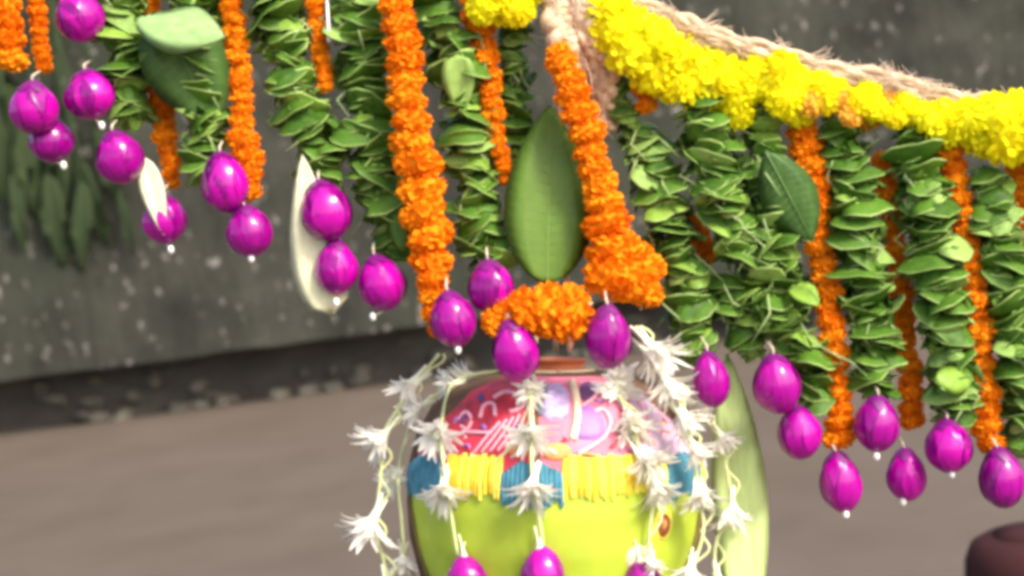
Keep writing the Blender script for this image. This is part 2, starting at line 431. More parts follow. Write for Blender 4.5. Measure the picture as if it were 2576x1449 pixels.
def leaf_string(pts, widths, d, label, group='leaf strings hanging from the rope', step=11.0, young=.08):
    P = hangpath(pts, d); Q, Ln = smooth_path(P, 240)
    t = thing('leaf_string', label, 'garland', Q[-1], group)
    mb = MB(); mb.tube([q - Q[-1] for q in Q[::12]], .0012, 5); obj('thread', mb.mesh('thread', ['thread']), t)
    n = max(3, int(Ln / px(step))); az = rl.uniform(0, 6)
    for k in range(n):
        f = (k + .5) / n; kk = f * (len(widths) - 1); i = min(int(kk), len(widths) - 2); w = widths[i] + (widths[i + 1] - widths[i]) * (kk - i)
        sw = min(w * 1.10, 150); q = Q[int(f * 240)]; lat = rl.uniform(-1, 1) * px(max(0, w * 1.10 - sw)) * .5
        q = q + Vector((lat, rl.uniform(-.3, .3) * abs(lat), 0))
        for half in (0, 1):                      # one collar in front, one behind
            az = -PI / 2 + rl.uniform(-.75, .75) + PI * half
            x = Vector((math.cos(az), math.sin(az), rl.uniform(-.35, .35)))
            z = Vector((rl.gauss(0, .42), rl.gauss(0, .3), 1)); sc = px(sw) * .52 * rl.uniform(.66, 1.14); sz = sc * rl.uniform(.55, 1.05)
            if rl.random() < .30: sz = -sz       # cupped upwards
            u_ = rl.random(); me = rl.choice(FLY) if u_ < young else rl.choice(FLP) if u_ < young + .10 else rl.choice(FL)
            xx = x.normalized(); y = z.cross(xx).normalized(); zz = xx.cross(y)
            M_ = Matrix((xx * sc, y * sc, zz * sz)).transposed().to_4x4(); M_.translation = q - Q[-1] + Vector((rl.uniform(-1, 1) * px(w) * .09, 0, rl.uniform(-1, 1) * px(9)))
            obj('leaf', me, t, M_)
        for _ in range(rl.choice((0, 0, 1, 1, 1))):   # free leaf tips sticking out
            L = px(sw) * .53 * rl.uniform(.85, 1.3); az = rl.uniform(PI * .95, 2.05 * PI); el = rl.uniform(-.7, .9)
            x = Vector((math.cos(az) * math.cos(el), math.sin(az) * math.cos(el), math.sin(el))); z = Vector((rl.uniform(-.4, .4), rl.uniform(-.4, .4), 1)) - x * .2
            if rl.random() < .25: z = -z
            obj('leaf', rl.choice(YOUNG) if rl.random() < young else rl.choice(LEAFS), t, frame(x, z, q - Q[-1], (L, L * rl.uniform(.6, 1.0), L)))
    for k in range(max(2, n // 6)):
        q = Q[rl.randrange(20, 236)]; w_ = px(widths[len(widths) // 2]) * .5; az = rl.uniform(PI, 2 * PI); L = rl.uniform(.7, 1.3) * w_
        o_ = Vector((math.cos(az), math.sin(az), 0)); p0 = q - Q[-1] + o_ * w_ * .55; dn = rl.choice((-1, -1, 1))
        mb = MB(); mb.tube([p0, p0 + o_ * w_ * .45 + Vector((rl.uniform(-.3, .3) * L, 0, dn * L * .4)), p0 + o_ * w_ * rl.uniform(.3, .7) + Vector((rl.uniform(-.7, .7) * L, 0, dn * L * .9))], [.0011, .0010, .0006], 5)
        obj('stalk', mb.mesh('stalk', ['stalk']), t)
    return t

def bud_r(t): return .82 * (math.sin(PI * t ** .92) ** .56) * (1 - .08 * t) if 0 < t < 1 else 0
def bud_mesh(seed, n=6):
    """wrapped bud: overlapping petals with raised rims, slightly lumpy"""
    rr = random.Random(seed); NV, NU = 26, 60; V = []; ph0 = rr.uniform(0, 6); tw = rr.uniform(.5, 1.1); A = [(rr.uniform(0, 6), rr.uniform(2, 5), rr.randint(2, 5)) for _ in range(4)]
    for i in range(NV + 1):
        t = i / NV; s = 1 - t; r = bud_r(t) / .80; z = -1 + 2 * t
        for j in range(NU):
            th = 2 * PI * j / NU; q = (th / (2 * PI) * n + tw * t + ph0) % 1
            k = min(1, 5 * s) * min(1, 4 * t)
            step = (.06 * (1 - q) ** 2.6 - .015 + .006 * math.cos(2 * PI * q)) * k
            q2 = (th / (2 * PI) * n + .5 - tw * t + ph0) % 1
            step += (.035 * q2 ** 4 - .006) * (t > .42) * min(1, 5 * s)
            step += sum(.012 * math.sin(p + f * 2 * t + m_ * th) for p, f, m_ in A) * k
            rad = max(1e-4, .80 * r * (1 + step))
            V.append((rad * math.cos(th), rad * math.sin(th), z))
    F = [(i * NU + j, i * NU + (j + 1) % NU, (i + 1) * NU + (j + 1) % NU, (i + 1) * NU + j) for i in range(NV) for j in range(NU)]
    return mesh('body', V, F, ['bud'])
def cap_mesh(seed):
    """short dark sepals hugging the crown of the bud"""
    rr = random.Random(seed); V = []; F = []; n = 6
    for k in range(n):
        a = 2 * PI * k / n + rr.uniform(-.2, .2); Lc = rr.uniform(.10, .24); b0 = len(V)
        for i in range(6):
            f = i / 5; t = .995 - Lc * f; w = .30 * (1 - f) ** .6 * min(1, .35 + 2.2 * f); r = bud_r(t) * 1.07 + .012
            for s_ in (-1, 0, 1):
                q = a + s_ * w / max(.3, r)
                V.append((r * math.cos(q), r * math.sin(q), -1 + 2 * t + .02))
        for i in range(5):
            for s_ in (0, 1): q = b0 + i * 3 + s_; F.append((q, q + 1, q + 4, q + 3))
    mb = MB(); mb.add(V, F); mb.tube([(0, 0, .95), (.02, 0, 1.05), (.03, .02, 1.14)], [.10, .07, .05], 6)
    return mb.mesh('sepals', ['bud_cap_shaded'])
def bud_petal(seed):
    rr = random.Random(seed); V = []; nf, ns = 10, 6; W_ = rr.uniform(.62, .82); t1 = rr.uniform(.86, .97); tilt = rr.uniform(-.35, .35)
    for lay in (0, 1):
        for i in range(nf + 1):
            f = i / nf; t = .03 + (t1 - .03) * f; w = W_ * (math.sin(PI * (.18 + .82 * f)) ** .75) + .01
            for j in range(ns + 1):
                q = -1 + 2 * j / ns; r = bud_r(t) * (1.015 + .055 * abs(q) ** 3 + .05 * f ** 4) + .010 - .014 * lay
                a = q * w + tilt * f; V.append((r * math.cos(a), r * math.sin(a), -1 + 2 * t - .05 * q * q * f))
    n1 = (nf + 1) * (ns + 1); F = []
    for lay in (0, 1):
        for i in range(nf):
            for j in range(ns):
                k = lay * n1 + i * (ns + 1) + j; q = (k, k + 1, k + ns + 2, k + ns + 1); F.append(q if lay == 0 else q[::-1])
    return mesh('petal', V, F, ['bud'])
BPET = [bud_petal(k) for k in range(6)]
BUDS = [bud_mesh(k, 4 + k % 4) for k in range(8)]; CAPS = [cap_mesh(k) for k in range(4)]
pv, pf = sphere(1, 12, 8); PEARL = mesh('pearl', pv, pf, ['pearl'])
rb = random.Random(3)
def bud(u, v, hw, hh, d, label, pearl=None, up=None, group='magenta buds at the ends of the strings', cap=True):
    c = at(u, v, d); t = thing('flower_bud', label, 'flower bud', c, group)
    ax = (Vector((0, 0, 1)) + Vector((rb.uniform(-.14, .14), rb.uniform(-.14, .14), 0))).normalized()
    sx, sz = px(hw, d) / .80 * rb.uniform(.95, 1.03), px(hh, d) * rb.uniform(.92, 1.0)
    B = frame(ax.cross(Vector((rb.uniform(-1, 1), rb.uniform(-1, 1), .1))), ax, (0, 0, 0), (sx, sx, sz))
    obj('body', BUDS[rb.randrange(8)], t, B)
    a0_ = rb.uniform(0, 6)
    for k in range(5):
        obj('petal', BPET[rb.randrange(6)], t, B @ Matrix.Rotation(a0_ + k * 2 * PI / 5 + rb.uniform(-.2, .2), 4, 'Z') @ Matrix.Diagonal((1 + .02 * (k % 2), 1 + .02 * (k % 2), rb.uniform(.94, 1.0), 1)))
    if cap: obj('sepals', CAPS[rb.randrange(4)], t, B)
    pr = px(8.5, d)
    if pearl is None: pp = -ax * (sz + pr * .5)
    elif pearl is False: pp = None
    else:
        pp = at(pearl[0], pearl[1], d - .004) - c
    if pp is not None:
        o = obj('pearl', PEARL, t, frame((1, 0, 0), ax, pp, (pr, pr, pr * 1.35)))
        mb = MB(); mb.tube([-ax * sz * .9, pp], .0009, 5); obj('pearl_thread', mb.mesh('pearl_thread', ['thread']), t)
    top = (at(*up, d + .01) - c) if up else ax * (sz + px(16, d)) + Vector((0, .03, .004))
    P, _ = smooth_path([ax * sz * .92, ax * sz * 1.15 + Vector((rb.uniform(-.002, .002), 0, 0)), top], 8)
    mb = MB(); mb.tube(P, .0011, 5); obj('thread', mb.mesh('thread', ['thread']), t)
    return t

# ------------------------------------------------------------------ coir rope
def coir_rope(pts, rad, label, twist=26, fuzz=2600, tail=None):
    P = [at(*p) for p in pts]; Q, Ln = smooth_path(P, 160)
    t = thing('coir_rope', label, 'rope', Q[0], None)
    for k in range(9):
        mb = MB(); R_ = []
        for i, q in enumerate(Q):
            tg = (Q[min(160, i + 1)] - Q[max(0, i - 1)]).normalized(); a = tg.cross(Vector((0, 1, 0))).normalized(); bb = tg.cross(a)
            ang = 2.4 * k + (1 - .12 * k) * twist * i / 160 * Ln; f = rad(i / 160)
            R_.append(q - Q[0] + (a * math.cos(ang) + bb * math.sin(ang)) * f * (.25 + .075 * k) * (1 + .22 * math.sin(i * (.3 + .05 * k) + k * 2)))
        mb.tube(R_, [rad(i / 160) * .33 * (1 + .2 * math.sin(i * .9 + k)) for i in range(161)], 7)
        obj('strand', mb.mesh('strand', ['coir']), t)
    mb = MB(); rr = random.Random(8)
    for k in range(fuzz):
        i = rr.randrange(2, 158); q = Q[i] - Q[0]; tg = (Q[i + 1] - Q[i - 1]).normalized(); f = rad(i / 160)
        o = Vector((rr.uniform(-1, 1), rr.uniform(-1, 1), rr.uniform(-1, 1))); o -= tg * o.dot(tg); o.normalize()
        p0 = q + o * f * .8; l = rr.uniform(.006, .02) * (1 + 1.0 * (math.sin(i * .23) > .8)); 
        d1 = (tg * rr.choice((-1, 1)) + o * rr.uniform(.0, .35 + .5 * (rr.random() < .2))).normalized()
        d2 = (d1 + Vector((rr.uniform(-.7, .7), rr.uniform(-.7, .7), rr.uniform(-.7, .7)))).normalized()
        mb.tube([p0, p0 + d1 * l * .5, p0 + d1 * l * .5 + d2 * l * .5], [.0006, .0005, .0002], 3, cap=False)
    o = obj('fibres', mb.mesh('fibres', ['coir_fibre']), t); o['kind'] = 'stuff'
    return t
coir_rope([(1395, -60, 1.60), (1500, -25, 1.59), (1640, 38, 1.585), (1720, 75, 1.585), (1840, 110, 1.585), (1990, 160, 1.585), (2140, 190, 1.585), (2290, 225, 1.585), (2430, 262, 1.59), (2620, 300, 1.60), (3000, 420, 1.62)],
          lambda f: .0125 * (1 - .25 * f) + .002 * math.sin(f * 40), 'thick sloping coir rope with stray fibres above the yellow marigolds')
coir_rope([(1395, -60, 1.60), (1250, -72, 1.61), (1000, -78, 1.62), (700, -75, 1.63), (300, -70, 1.63), (-200, -75, 1.64), (-700, -150, 1.66)],
          lambda f: .012, 'coir rope carrying the marigold and leaf strings beside the concrete wall', fuzz=300)
coir_rope([(1392, -420, 1.60), (1396, -200, 1.60), (1410, -60, 1.59), (1430, 40, 1.585), (1462, 110, 1.585), (1490, 190, 1.60), (1500, 320, 1.62)],
          lambda f: .017 + .012 * math.exp(-((f - .66) / .16) ** 2), 'thick knotted coir bundle at the top of the central marigold string', twist=14, fuzz=900)

# ------------------------------------------------------------------ marigold strings
marigold_string([(12, -70), (18, 60), (25, 175)], [86, 84, 88], 1.60, 'stout orange marigold string ending above a pair of magenta buds')
marigold_string([(85, -70), (98, 60), (112, 190)], [50, 48, 46], 1.64, 'thin orange marigold string half hidden behind the stout one')
marigold_string([(372, -60), (384, 120), (408, 280), (428, 400), (437, 480)], [58, 60, 66, 62, 44], 1.63, 'shaded orange marigold string hanging under the wide folded leaf')
marigold_string([(575, -70), (588, 60), (604, 200), (610, 330)], [54, 58, 64, 62], 1.605, 'orange marigold string ending in one large bloom beside a magenta bud')
marigold_string([(616, 352), (624, 430), (630, 500)], [80, 84, 62], 1.60, 'short cluster of large orange marigolds between two stacked magenta buds')
marigold_string([(778, -70), (798, 40), (808, 150), (822, 235)], [50, 54, 52, 40], 1.62, 'thin orange marigold string between two leafy strings beside a bare white cord')
marigold_string([(992, -70), (1004, 60), (1020, 180), (1034, 320), (1052, 440), (1072, 560), (1086, 640), (1090, 690)], [76, 78, 92, 98, 104, 106, 116, 104], 1.565, 'long full orange marigold string ending in a wide bloom above paired buds')
marigold_string([(1190, -40), (1196, 30), (1216, 110), (1232, 200), (1238, 300), (1262, 400), (1280, 470)], [76, 74, 70, 66, 60, 46, 40], 1.60, 'orange marigold string tapering down beside the large upright leaf')
marigold_string([(1408, 128), (1432, 200), (1462, 290), (1484, 370), (1502, 440), (1520, 520), (1536, 600), (1548, 690), (1538, 765)], [66, 88, 84, 88, 92, 108, 130, 150, 140], 1.56, 'heavy orange marigold string hanging from the knotted coir beside the upright leaf')
marigold_string([(1600, 640), (1622, 700), (1612, 780)], [84, 104, 96], 1.575, 'bright bunch of orange marigolds tucked beside the heavy central string')
marigold_string([(1088, 705), (1098, 780), (1104, 855)], [84, 82, 56], 1.56, 'small orange marigolds peeking out behind the magenta bud above the pot')
marigold_string([(1240, 815), (1262, 790), (1298, 790), (1345, 780), (1400, 786), (1450, 785), (1490, 762)], [70, 92, 112, 136, 138, 126, 104], 1.525, 'row of orange marigolds curving across above the neck of the pot', squash=.9, step=.5)
marigold_string([(1625, 225), (1628, 268)], [74, 60], 1.60, 'short stub of orange marigolds under the yellow garland')
marigold_string([(1700, 520), (1760, 600), (1788, 665)], [60, 62, 56], 1.64, 'orange marigolds glimpsed in the gap between two leafy strings')
marigold_string([(2010, 290), (2028, 360), (2046, 460), (2060, 600), (2078, 720), (2096, 840), (2110, 960), (2110, 1040), (2112, 1105)], [80, 84, 76, 72, 78, 68, 64, 74, 82], 1.60, 'long orange marigold string behind the dark broad leaf')
marigold_string([(2170, 255), (2180, 320)], [82, 88], 1.60, 'pale peach marigold bloom at the top of a leafy string', kind='peach')
marigold_string([(2215, 400), (2238, 530), (2256, 640), (2268, 760), (2284, 900), (2296, 1040), (2298, 1080)], [56, 70, 58, 60, 60, 66, 58], 1.625, 'thin orange marigold string almost hidden between two full leafy strings')
marigold_string([(2385, 350), (2402, 450), (2424, 560), (2440, 640), (2450, 740), (2464, 860), (2476, 960), (2480, 1060), (2490, 1120)], [74, 78, 74, 66, 80, 86, 68, 84, 72], 1.60, 'orange marigold string hanging beneath the widest yellow blooms')
marigold_string([(2560, 420), (2580, 540), (2595, 700), (2610, 900)], [66, 72, 70, 70], 1.62, 'orange marigold string hanging outermost beyond the last leafy string')

# yellow garland along the rope
yg = thing('yellow_garland', 'bright yellow marigold garland tied under the sloping coir rope', 'garland', at(1800, 200, 1.58))
ry = random.Random(4)
Y1 = [(1525, 25, 92), (1545, 75, 104), (1585, 55, 90), (1590, 125, 112), (1640, 105, 104), (1650, 175, 112), (1700, 150, 108), (1715, 215, 96), (1760, 185, 112), (1790, 235, 84), (1815, 200, 104), (1850, 245, 92), (1858, 285, 66),
      (1905, 170, 66), (1930, 205, 84), (1965, 180, 84), (1975, 245, 88), (2010, 215, 78), (2010, 275, 74), (2065, 215, 62), (2075, 250, 66), (2110, 225, 50), (2160, 255, 64), (2185, 230, 54), (2200, 275, 56),
      (2275, 265, 64), (2305, 285, 62), (2345, 305, 74), (2370, 290, 70), (2390, 330, 66), (2435, 300, 88), (2475, 330, 108), (2500, 290, 96), (2535, 345, 116), (2560, 295, 110), (2600, 330, 110), (2650, 350, 100), (2720, 370, 100), (2800, 400, 100),
      (1885, 225, 60), (1890, 190, 56), (2120, 255, 56), (2235, 262, 56), (2250, 295, 50), (2040, 260, 60), (2140, 290, 50), (1670, 205, 70), (1610, 150, 70),
      (1215, 18, 74), (1265, 8, 96), (1300, 22, 76), (1240, -30, 90), (1320, -25, 80)]
for (u, v, w) in Y1:
    place_marigold(yg, at(u, v, 1.575 + ry.uniform(-.008, .008)), px(w) / 2 * 1.30, 'peach' if (u, v) in ((2120, 255), (2140, 290), (2040, 260), (2235, 262)) else 'yellow', (ry.uniform(-.6, .6), -1, ry.uniform(-.2, .8)))
mb = MB(); P, _ = smooth_path([at(1240, -40, 1.585), at(1400, -45, 1.585), at(1530, 30, 1.585), at(1700, 160, 1.585), at(1860, 215, 1.585), at(2080, 225, 1.585), at(2300, 270, 1.585), at(2540, 310, 1.585), at(2800, 400, 1.585)], 60)
mb.tube([p - yg.location for p in P], .0015, 5); obj('thread', mb.mesh('thread', ['thread']), yg)

# ------------------------------------------------------------------ leaf strings
leaf_string([(300, -70), (312, 40), (320, 160), (332, 300)], [160, 150, 136, 110], 1.61, 'leafy string of curled green leaves beside the wide folded leaf', young=.35)
leaf_string([(470, -70), (505, 100), (520, 280), (518, 350), (505, 430)], [170, 150, 136, 130, 110], 1.615, 'leafy string hanging behind the wide folded leaf above a magenta bud', young=.3)
leaf_string([(660, -70), (690, 40), (715, 130), (745, 230), (785, 330), (810, 400), (815, 450)], [190, 170, 140, 130, 160, 150, 120], 1.615, 'leafy string leaning towards the pale crescent leaf', young=.12)
leaf_string([(880, -70), (905, 60), (920, 200), (935, 330), (955, 450), (985, 560), (1005, 640)], [170, 165, 160, 165, 165, 140, 110], 1.62, 'leafy string beside the long full marigold string, ending above a single bud', young=.05)
leaf_string([(1085, -70), (1095, 30), (1105, 110)], [160, 140, 90], 1.63, 'short leafy tuft above the pale topped leafy string', young=.1)
leaf_string([(1140, 60), (1155, 160), (1175, 300), (1190, 420), (1205, 540), (1225, 640), (1240, 680)], [110, 130, 140, 136, 130, 160, 130], 1.605, 'leafy string between the long full marigold string and the upright leaf', young=.12)
leaf_string([(1290, 30), (1288, 120), (1292, 240), (1300, 360), (1305, 440)], [90, 96, 100, 96, 70], 1.63, 'dark leafy string partly hidden behind the upright leaf', young=.02)
leaf_string([(1545, 130), (1556, 210), (1575, 290), (1625, 350), (1650, 450), (1680, 560), (1712, 670), (1735, 780), (1740, 890)], [70, 74, 90, 150, 160, 150, 130, 130, 100], 1.61, 'leafy string beside the heavy central marigolds, ending over the white flowers', young=.14)
leaf_string([(1750, 220), (1768, 320), (1790, 420), (1825, 520), (1850, 600), (1858, 650)], [130, 170, 180, 170, 150, 110], 1.59, 'broad leafy string under the brightest yellow marigolds', young=.12)
leaf_string([(1905, 240), (1915, 340), (1930, 460), (1935, 600), (1930, 680), (1960, 760), (1995, 850), (2025, 930), (2045, 1010)], [80, 100, 120, 130, 220, 240, 170, 130, 90], 1.60, 'leafy string flaring wide below the dark broad leaf', young=.22)
leaf_string([(1820, 700), (1850, 780), (1880, 850), (1890, 900)], [120, 130, 110, 60], 1.615, 'short leafy tuft beside the flaring leafy string', young=.15)
leaf_string([(2100, 290), (2125, 400), (2142, 520), (2165, 640), (2180, 760), (2192, 880), (2200, 980)], [90, 140, 150, 150, 145, 150, 110], 1.60, 'full leafy string ending in a magenta bud with a white stub', young=.06)
leaf_string([(2295, 280), (2305, 380), (2325, 500), (2348, 620), (2372, 740), (2388, 860), (2400, 960), (2392, 1050)], [80, 130, 150, 150, 140, 140, 136, 110], 1.595, 'full leafy string with a yellow green leaf near its foot', young=.12)
leaf_string([(2478, 440), (2500, 540), (2520, 660), (2540, 780), (2560, 900), (2572, 1020), (2580, 1110)], [100, 130, 140, 140, 140, 136, 110], 1.60, 'outermost leafy string under the widest yellow blooms', young=.1)

# ------------------------------------------------------------------ single big leaves
def big_leaf(name, tip, base_, wpx, d0, d1, label, mats, fold=.25, curve=.2, face=(0, -1, .1), nl=16, wave=.01, peak=.45, rib='midrib', twist=0., side=0.):
    p0 = at(*base_, d0); p1 = at(*tip, d1); dv = p1 - p0; L = dv.length
    t = thing(name, label, 'leaf', p0)
    me = leaf_mesh('blade', L, px(wpx, d0), fold, curve, mats, nl, wave, twist, 1.0, .0008, peak, 5, side)
    Mx = frame(dv, face, (0, 0, 0)); bl = obj('blade', me, t, Mx)
    if rib:
        V = [v.co.copy() for v in me.vertices]; P = [V[i * 5 + 2] for i in range(nl + 1)]; nrm = Vector((0, 0, 1))
        mb = MB(); mb.tube([p + nrm * .0002 for p in P], [.0012 * (1 - .8 * i / nl) for i in range(nl + 1)], 6); obj('midrib', mb.mesh('midrib', [rib]), bl)
        for k in range(2, nl - 1):
            for sgn in (0, 4):
                j = 1 if sgn == 0 else 3; k1 = min(k + 1, nl)
                mid = (V[k * 5 + j] + V[k1 * 5 + j]) * .5; e = V[k1 * 5 + j].lerp(V[k1 * 5 + sgn], .85)
                mb2 = MB(); mb2.tube([P[k], mid, e], [.00032, .00026, .00012], 4); obj('vein', mb2.mesh('vein', [rib]), bl)
    return t
big_leaf('mango_leaf', (1386, 258), (1376, 720), 232, 1.575, 1.59, 'large smooth upright green leaf with its tip up above the marigold row', ('mango_leaf', 'mango_leaf_under'), .16, .12, (.10, -1, .15), 18, .006, .40, 'soft_rib')
big_leaf('folded_leaf', (552, 318), (395, 30), 215, 1.575, 1.585, 'wide dark green leaf with its pale stalk end folded over', ('broad_leaf', 'leaf_under'), .15, .30, (.1, -1, .35), 14, .02, .42, 'dark_rib')
big_leaf('pale_fold', (322, 28), (566, 92), 150, 1.548, 1.552, 'pale light green leaf lying across the top of the wide dark leaf', ('pale_green', 'leaf_young'), -.2, .35, (0, -.9, .4), 16, .035, .5, False, .35)
big_leaf('broad_leaf', (2050, 612), (1925, 380), 150, 1.56, 1.56, 'dark broad leaf with a bright yellow green edge lying on the leafy strings', ('broad_leaf', 'leaf_under'), -.25, .25, (-.15, -1, .2), 14, .015, .5, 'dark_rib')
big_leaf('crescent_leaf', (718, 400), (835, 792), 140, 1.582, 1.575, 'pale cream crescent shaped leaf curving under two stacked magenta buds', ('pale_leaf', 'pale_leaf'), .2, -.15, (.15, -1, .35), 14, .01, .30, False, 0, -.10)
big_leaf('pointed_pale_leaf', (412, 590), (362, 395), 66, 1.58, 1.575, 'small pale leaf with a green face crossing a magenta bud', ('pale_leaf', 'leaf_under'), .5, .2, (.2, -1, 0), 10, .02, .4, False)
big_leaf('tall_lime_leaf', (1842, 890), (1880, 1640), 150, 1.63, 1.62, 'tall pale lime green leaf standing behind the pot', ('lime_leaf', 'lime_leaf'), .22, .10, (.2, -1, .05), 16, .004, .5, False)
big_leaf('folded_cup_leaf', (1985, 705), (2062, 770), 70, 1.565, 1.57, 'small bright yellow green curled leaf on the flaring leafy string', ('leaf_young', 'leaf_under'), .6, .8, (0, -.8, .6), 8, .04, .5, False)
big_leaf('round_green_leaf', (2462, 945), (2350, 955), 90, 1.555, 1.56, 'rounded yellow green leaf near the foot of a leafy string', ('leaf_young', 'leaf_under'), -.3, .5, (0, -.85, .5), 8, .03, .5, False)
big_leaf('small_pointed_leaf', (980, 455), (1015, 640), 56, 1.585, 1.59, 'small pointed green leaf tucked against the long full marigold string', ('leaf_top', 'leaf_under'), .4, .3, (-.2, -1, .1), 8, .02, .45, False)
big_leaf('square_top_leaf', (1160, 300), (1150, 135), 90, 1.575, 1.58, 'grey green leaf with a pale square top hanging among curled leaves', ('leaf_under', 'leaf_top'), .45, .3, (0, -1, .25), 10, .03, .3, False)

# ------------------------------------------------------------------ magenta buds
for (u, v, hw, hh, d, lab, pe) in [
    (200, 40, 60, 72, 1.575, 'magenta bud hanging alone above the cluster beside the stout marigold string', False),
    (85, 272, 58, 70, 1.56, 'magenta bud right below the stout orange marigold string', False),
    (226, 238, 64, 68, 1.575, 'plump magenta bud with a pearl beside the curled leafy string', (256, 316)),
    (130, 352, 58, 62, 1.585, 'magenta bud tucked beneath two larger buds with a pearl below', (160, 416)),
    (300, 396, 57, 74, 1.565, 'magenta bud below the curled leafy string next to a small pale leaf', False),
    (415, 552, 55, 66, 1.60, 'magenta bud half covered by the small pale leaf', (430, 628)),
    (565, 460, 58, 84, 1.57, 'magenta bud beside the cluster of large marigolds, above another bud', False),
    (628, 582, 58, 70, 1.575, 'round magenta bud beneath the cluster of large marigolds', (632, 650)),
    (820, 530, 60, 80, 1.57, 'bright magenta bud resting over the pale crescent leaf', False),
    (846, 672, 55, 72, 1.575, 'magenta bud at the foot of the pale crescent leaf', (846, 760)),
    (960, 712, 57, 80, 1.58, 'single magenta bud near the end of the long full marigold string', (938, 796)),
    (1234, 722, 60, 74, 1.535, 'magenta bud below the leafy string at the foot of the upright leaf', (1248, 785)),
    (1140, 803, 55, 80, 1.525, 'magenta bud hanging over the shoulder of the pot below marigolds', (1152, 880)),
    (1295, 882, 57, 85, 1.515, 'magenta bud hanging in front of the pot neck', False),
    (1530, 848, 57, 84, 1.515, 'magenta bud below the heavy central marigold string above the pot', False),
    (1788, 955, 46, 76, 1.56, 'narrow magenta bud beside the white flowers and tall lime leaf', False),
    (1955, 966, 57, 84, 1.565, 'large magenta bud over the tip of the tall lime leaf', False),
    (2010, 1088, 57, 74, 1.575, 'magenta bud hanging just below the bud over the tall lime leaf', False),
    (2115, 1212, 51, 86, 1.59, 'slender magenta bud at the end of the marigold string behind the broad leaf', (2128, 1294)),
    (2206, 1066, 55, 76, 1.575, 'magenta bud with an oblong white stub below a full leafy string', (2205, 1148)),
    (2280, 1194, 49, 74, 1.60, 'magenta bud with a long white stub hanging from the hidden thin marigold string', (2272, 1262)),
    (2386, 1122, 57, 70, 1.575, 'round magenta bud below the leafy string with a yellow green leaf', (2394, 1192)),
    (2520, 1202, 55, 82, 1.58, 'magenta bud below the outermost leafy string', (2540, 1256))]:
    bud(u, v, hw, hh, d, lab, pe)

# ------------------------------------------------------------------ the hanging pot
PD = 1.66; PC = at(1400, 1250, PD); PS = px(1, PD)         # centre of the belly
axu = (UPV * .92 + Vector((0, 0, 1)) * .08).normalized()   # the pot hangs slightly off plumb
axx = RGT - axu * RGT.dot(axu); axx.normalize(); axy = axu.cross(axx)
PM = Matrix((axx, axy, axu)).transposed(); PMI = PM.transposed()
PROF = [(2, -372), (110, -366), (210, -340), (300, -280), (345, -190), (370, -90), (376, 0), (370, 90), (350, 165), (312, 232), (258, 280), (186, 306), (110, 316), (84, 320), (74, 326), (72, 334), (76, 341), (82, 345), (78, 349), (66, 347), (60, 338), (58, 326)]
def prof_r(h):
    h /= PS
    for (r0, h0), (r1, h1) in zip(PROF[:13], PROF[1:13]):
        if h0 <= h <= h1: return (r0 + (r1 - r0) * (h - h0) / (h1 - h0)) * PS
    return 0.
pot = thing('hanging_pot', 'round earthen pot with a painted front hung under flower garlands', 'pot', PC - axu * 372 * PS)
PB = pot.location.copy()
fine = []
for (a, b_) in zip(PROF[:-1], PROF[1:]):
    for k in range(4): fine.append((a[0] + (b_[0] - a[0]) * k / 4, a[1] + (b_[1] - a[1]) * k / 4))
fine.append(PROF[-1])
def rel(p): return p - PB
def ploc(az, h, off=0.):
    """az=0 faces the camera"""
    r = prof_r(h) + off
    return rel(PC + PM @ Vector((r * math.sin(az), -r * math.cos(az), h)))
V, F = lathe([(r * PS, h * PS) for r, h in fine if h <= 318], 72)
obj('body', mesh('body', [rel(PC + PM @ Vector(p)) for p in V], F, ['earthen']), pot)
V, F = lathe([(r * PS, h * PS) for r, h in fine if h >= 314], 48)
obj('neck', mesh('neck', [rel(PC + PM @ Vector(p)) for p in V], F, ['copper']), pot)
mb = MB(); mb.tube([rel(PC + PM @ Vector((96 * PS * math.sin(a), -96 * PS * math.cos(a), 319 * PS))) for a in [2 * PI * k / 40 for k in range(41)]], .0022, 6)
obj('neck_ring', mb.mesh('neck_ring', ['cream_paint']), pot)
def pot_hit(u, v):
    """where the sight line through (u,v) meets the pot: azimuth and height on the pot"""
    o = PMI @ (CAM - PC); d = PMI @ ((at(u, v, 1) - CAM).normalized())
    s = 1.35
    while s < 1.75:
        p = o + d * s; r = math.hypot(p.x, p.y)
        if -370 * PS < p.z < 316 * PS and r < prof_r(p.z): return math.atan2(p.x, -p.y), p.z
        s += .001
    # beyond the silhouette: nearest pass
    p = o + d * PD; return math.atan2(p.x, -.02), max(-360 * PS, min(315 * PS, p.z))
def ppx(u, v, off=.002):
    a, h = pot_hit(u, v); return ploc(a, h, off)
def panel(name, rows, mat, off, nx=16, ny=8, label=None):
    """rows: list of (left_uv, right_uv); a thin painted skin following the belly"""
    A = [(pot_hit(*l), pot_hit(*r)) for l, r in rows]; V = []; F = []
    n = (len(A) - 1) * ny
    for k in range(n + 1):
        f = k / ny; i = min(int(f), len(A) - 2); f -= i
        (l0, r0), (l1, r1) = A[i], A[i + 1]
        L_ = [l0[q] + (l1[q] - l0[q]) * f for q in (0, 1)]; R_ = [r0[q] + (r1[q] - r0[q]) * f for q in (0, 1)]
        for j in range(nx + 1):
            g = j / nx; e = off if 0 < j < nx and 0 < k < n else -.0006
            V.append(ploc(L_[0] + (R_[0] - L_[0]) * g, L_[1] + (R_[1] - L_[1]) * g, e))
    F = [(k * (nx + 1) + j, (k + 1) * (nx + 1) + j, (k + 1) * (nx + 1) + j + 1, k * (nx + 1) + j + 1) for k in range(n) for j in range(nx)]
    o = obj(name, mesh(name, V, F, [mat]), pot)
    if label: o['label'] = label
    return o
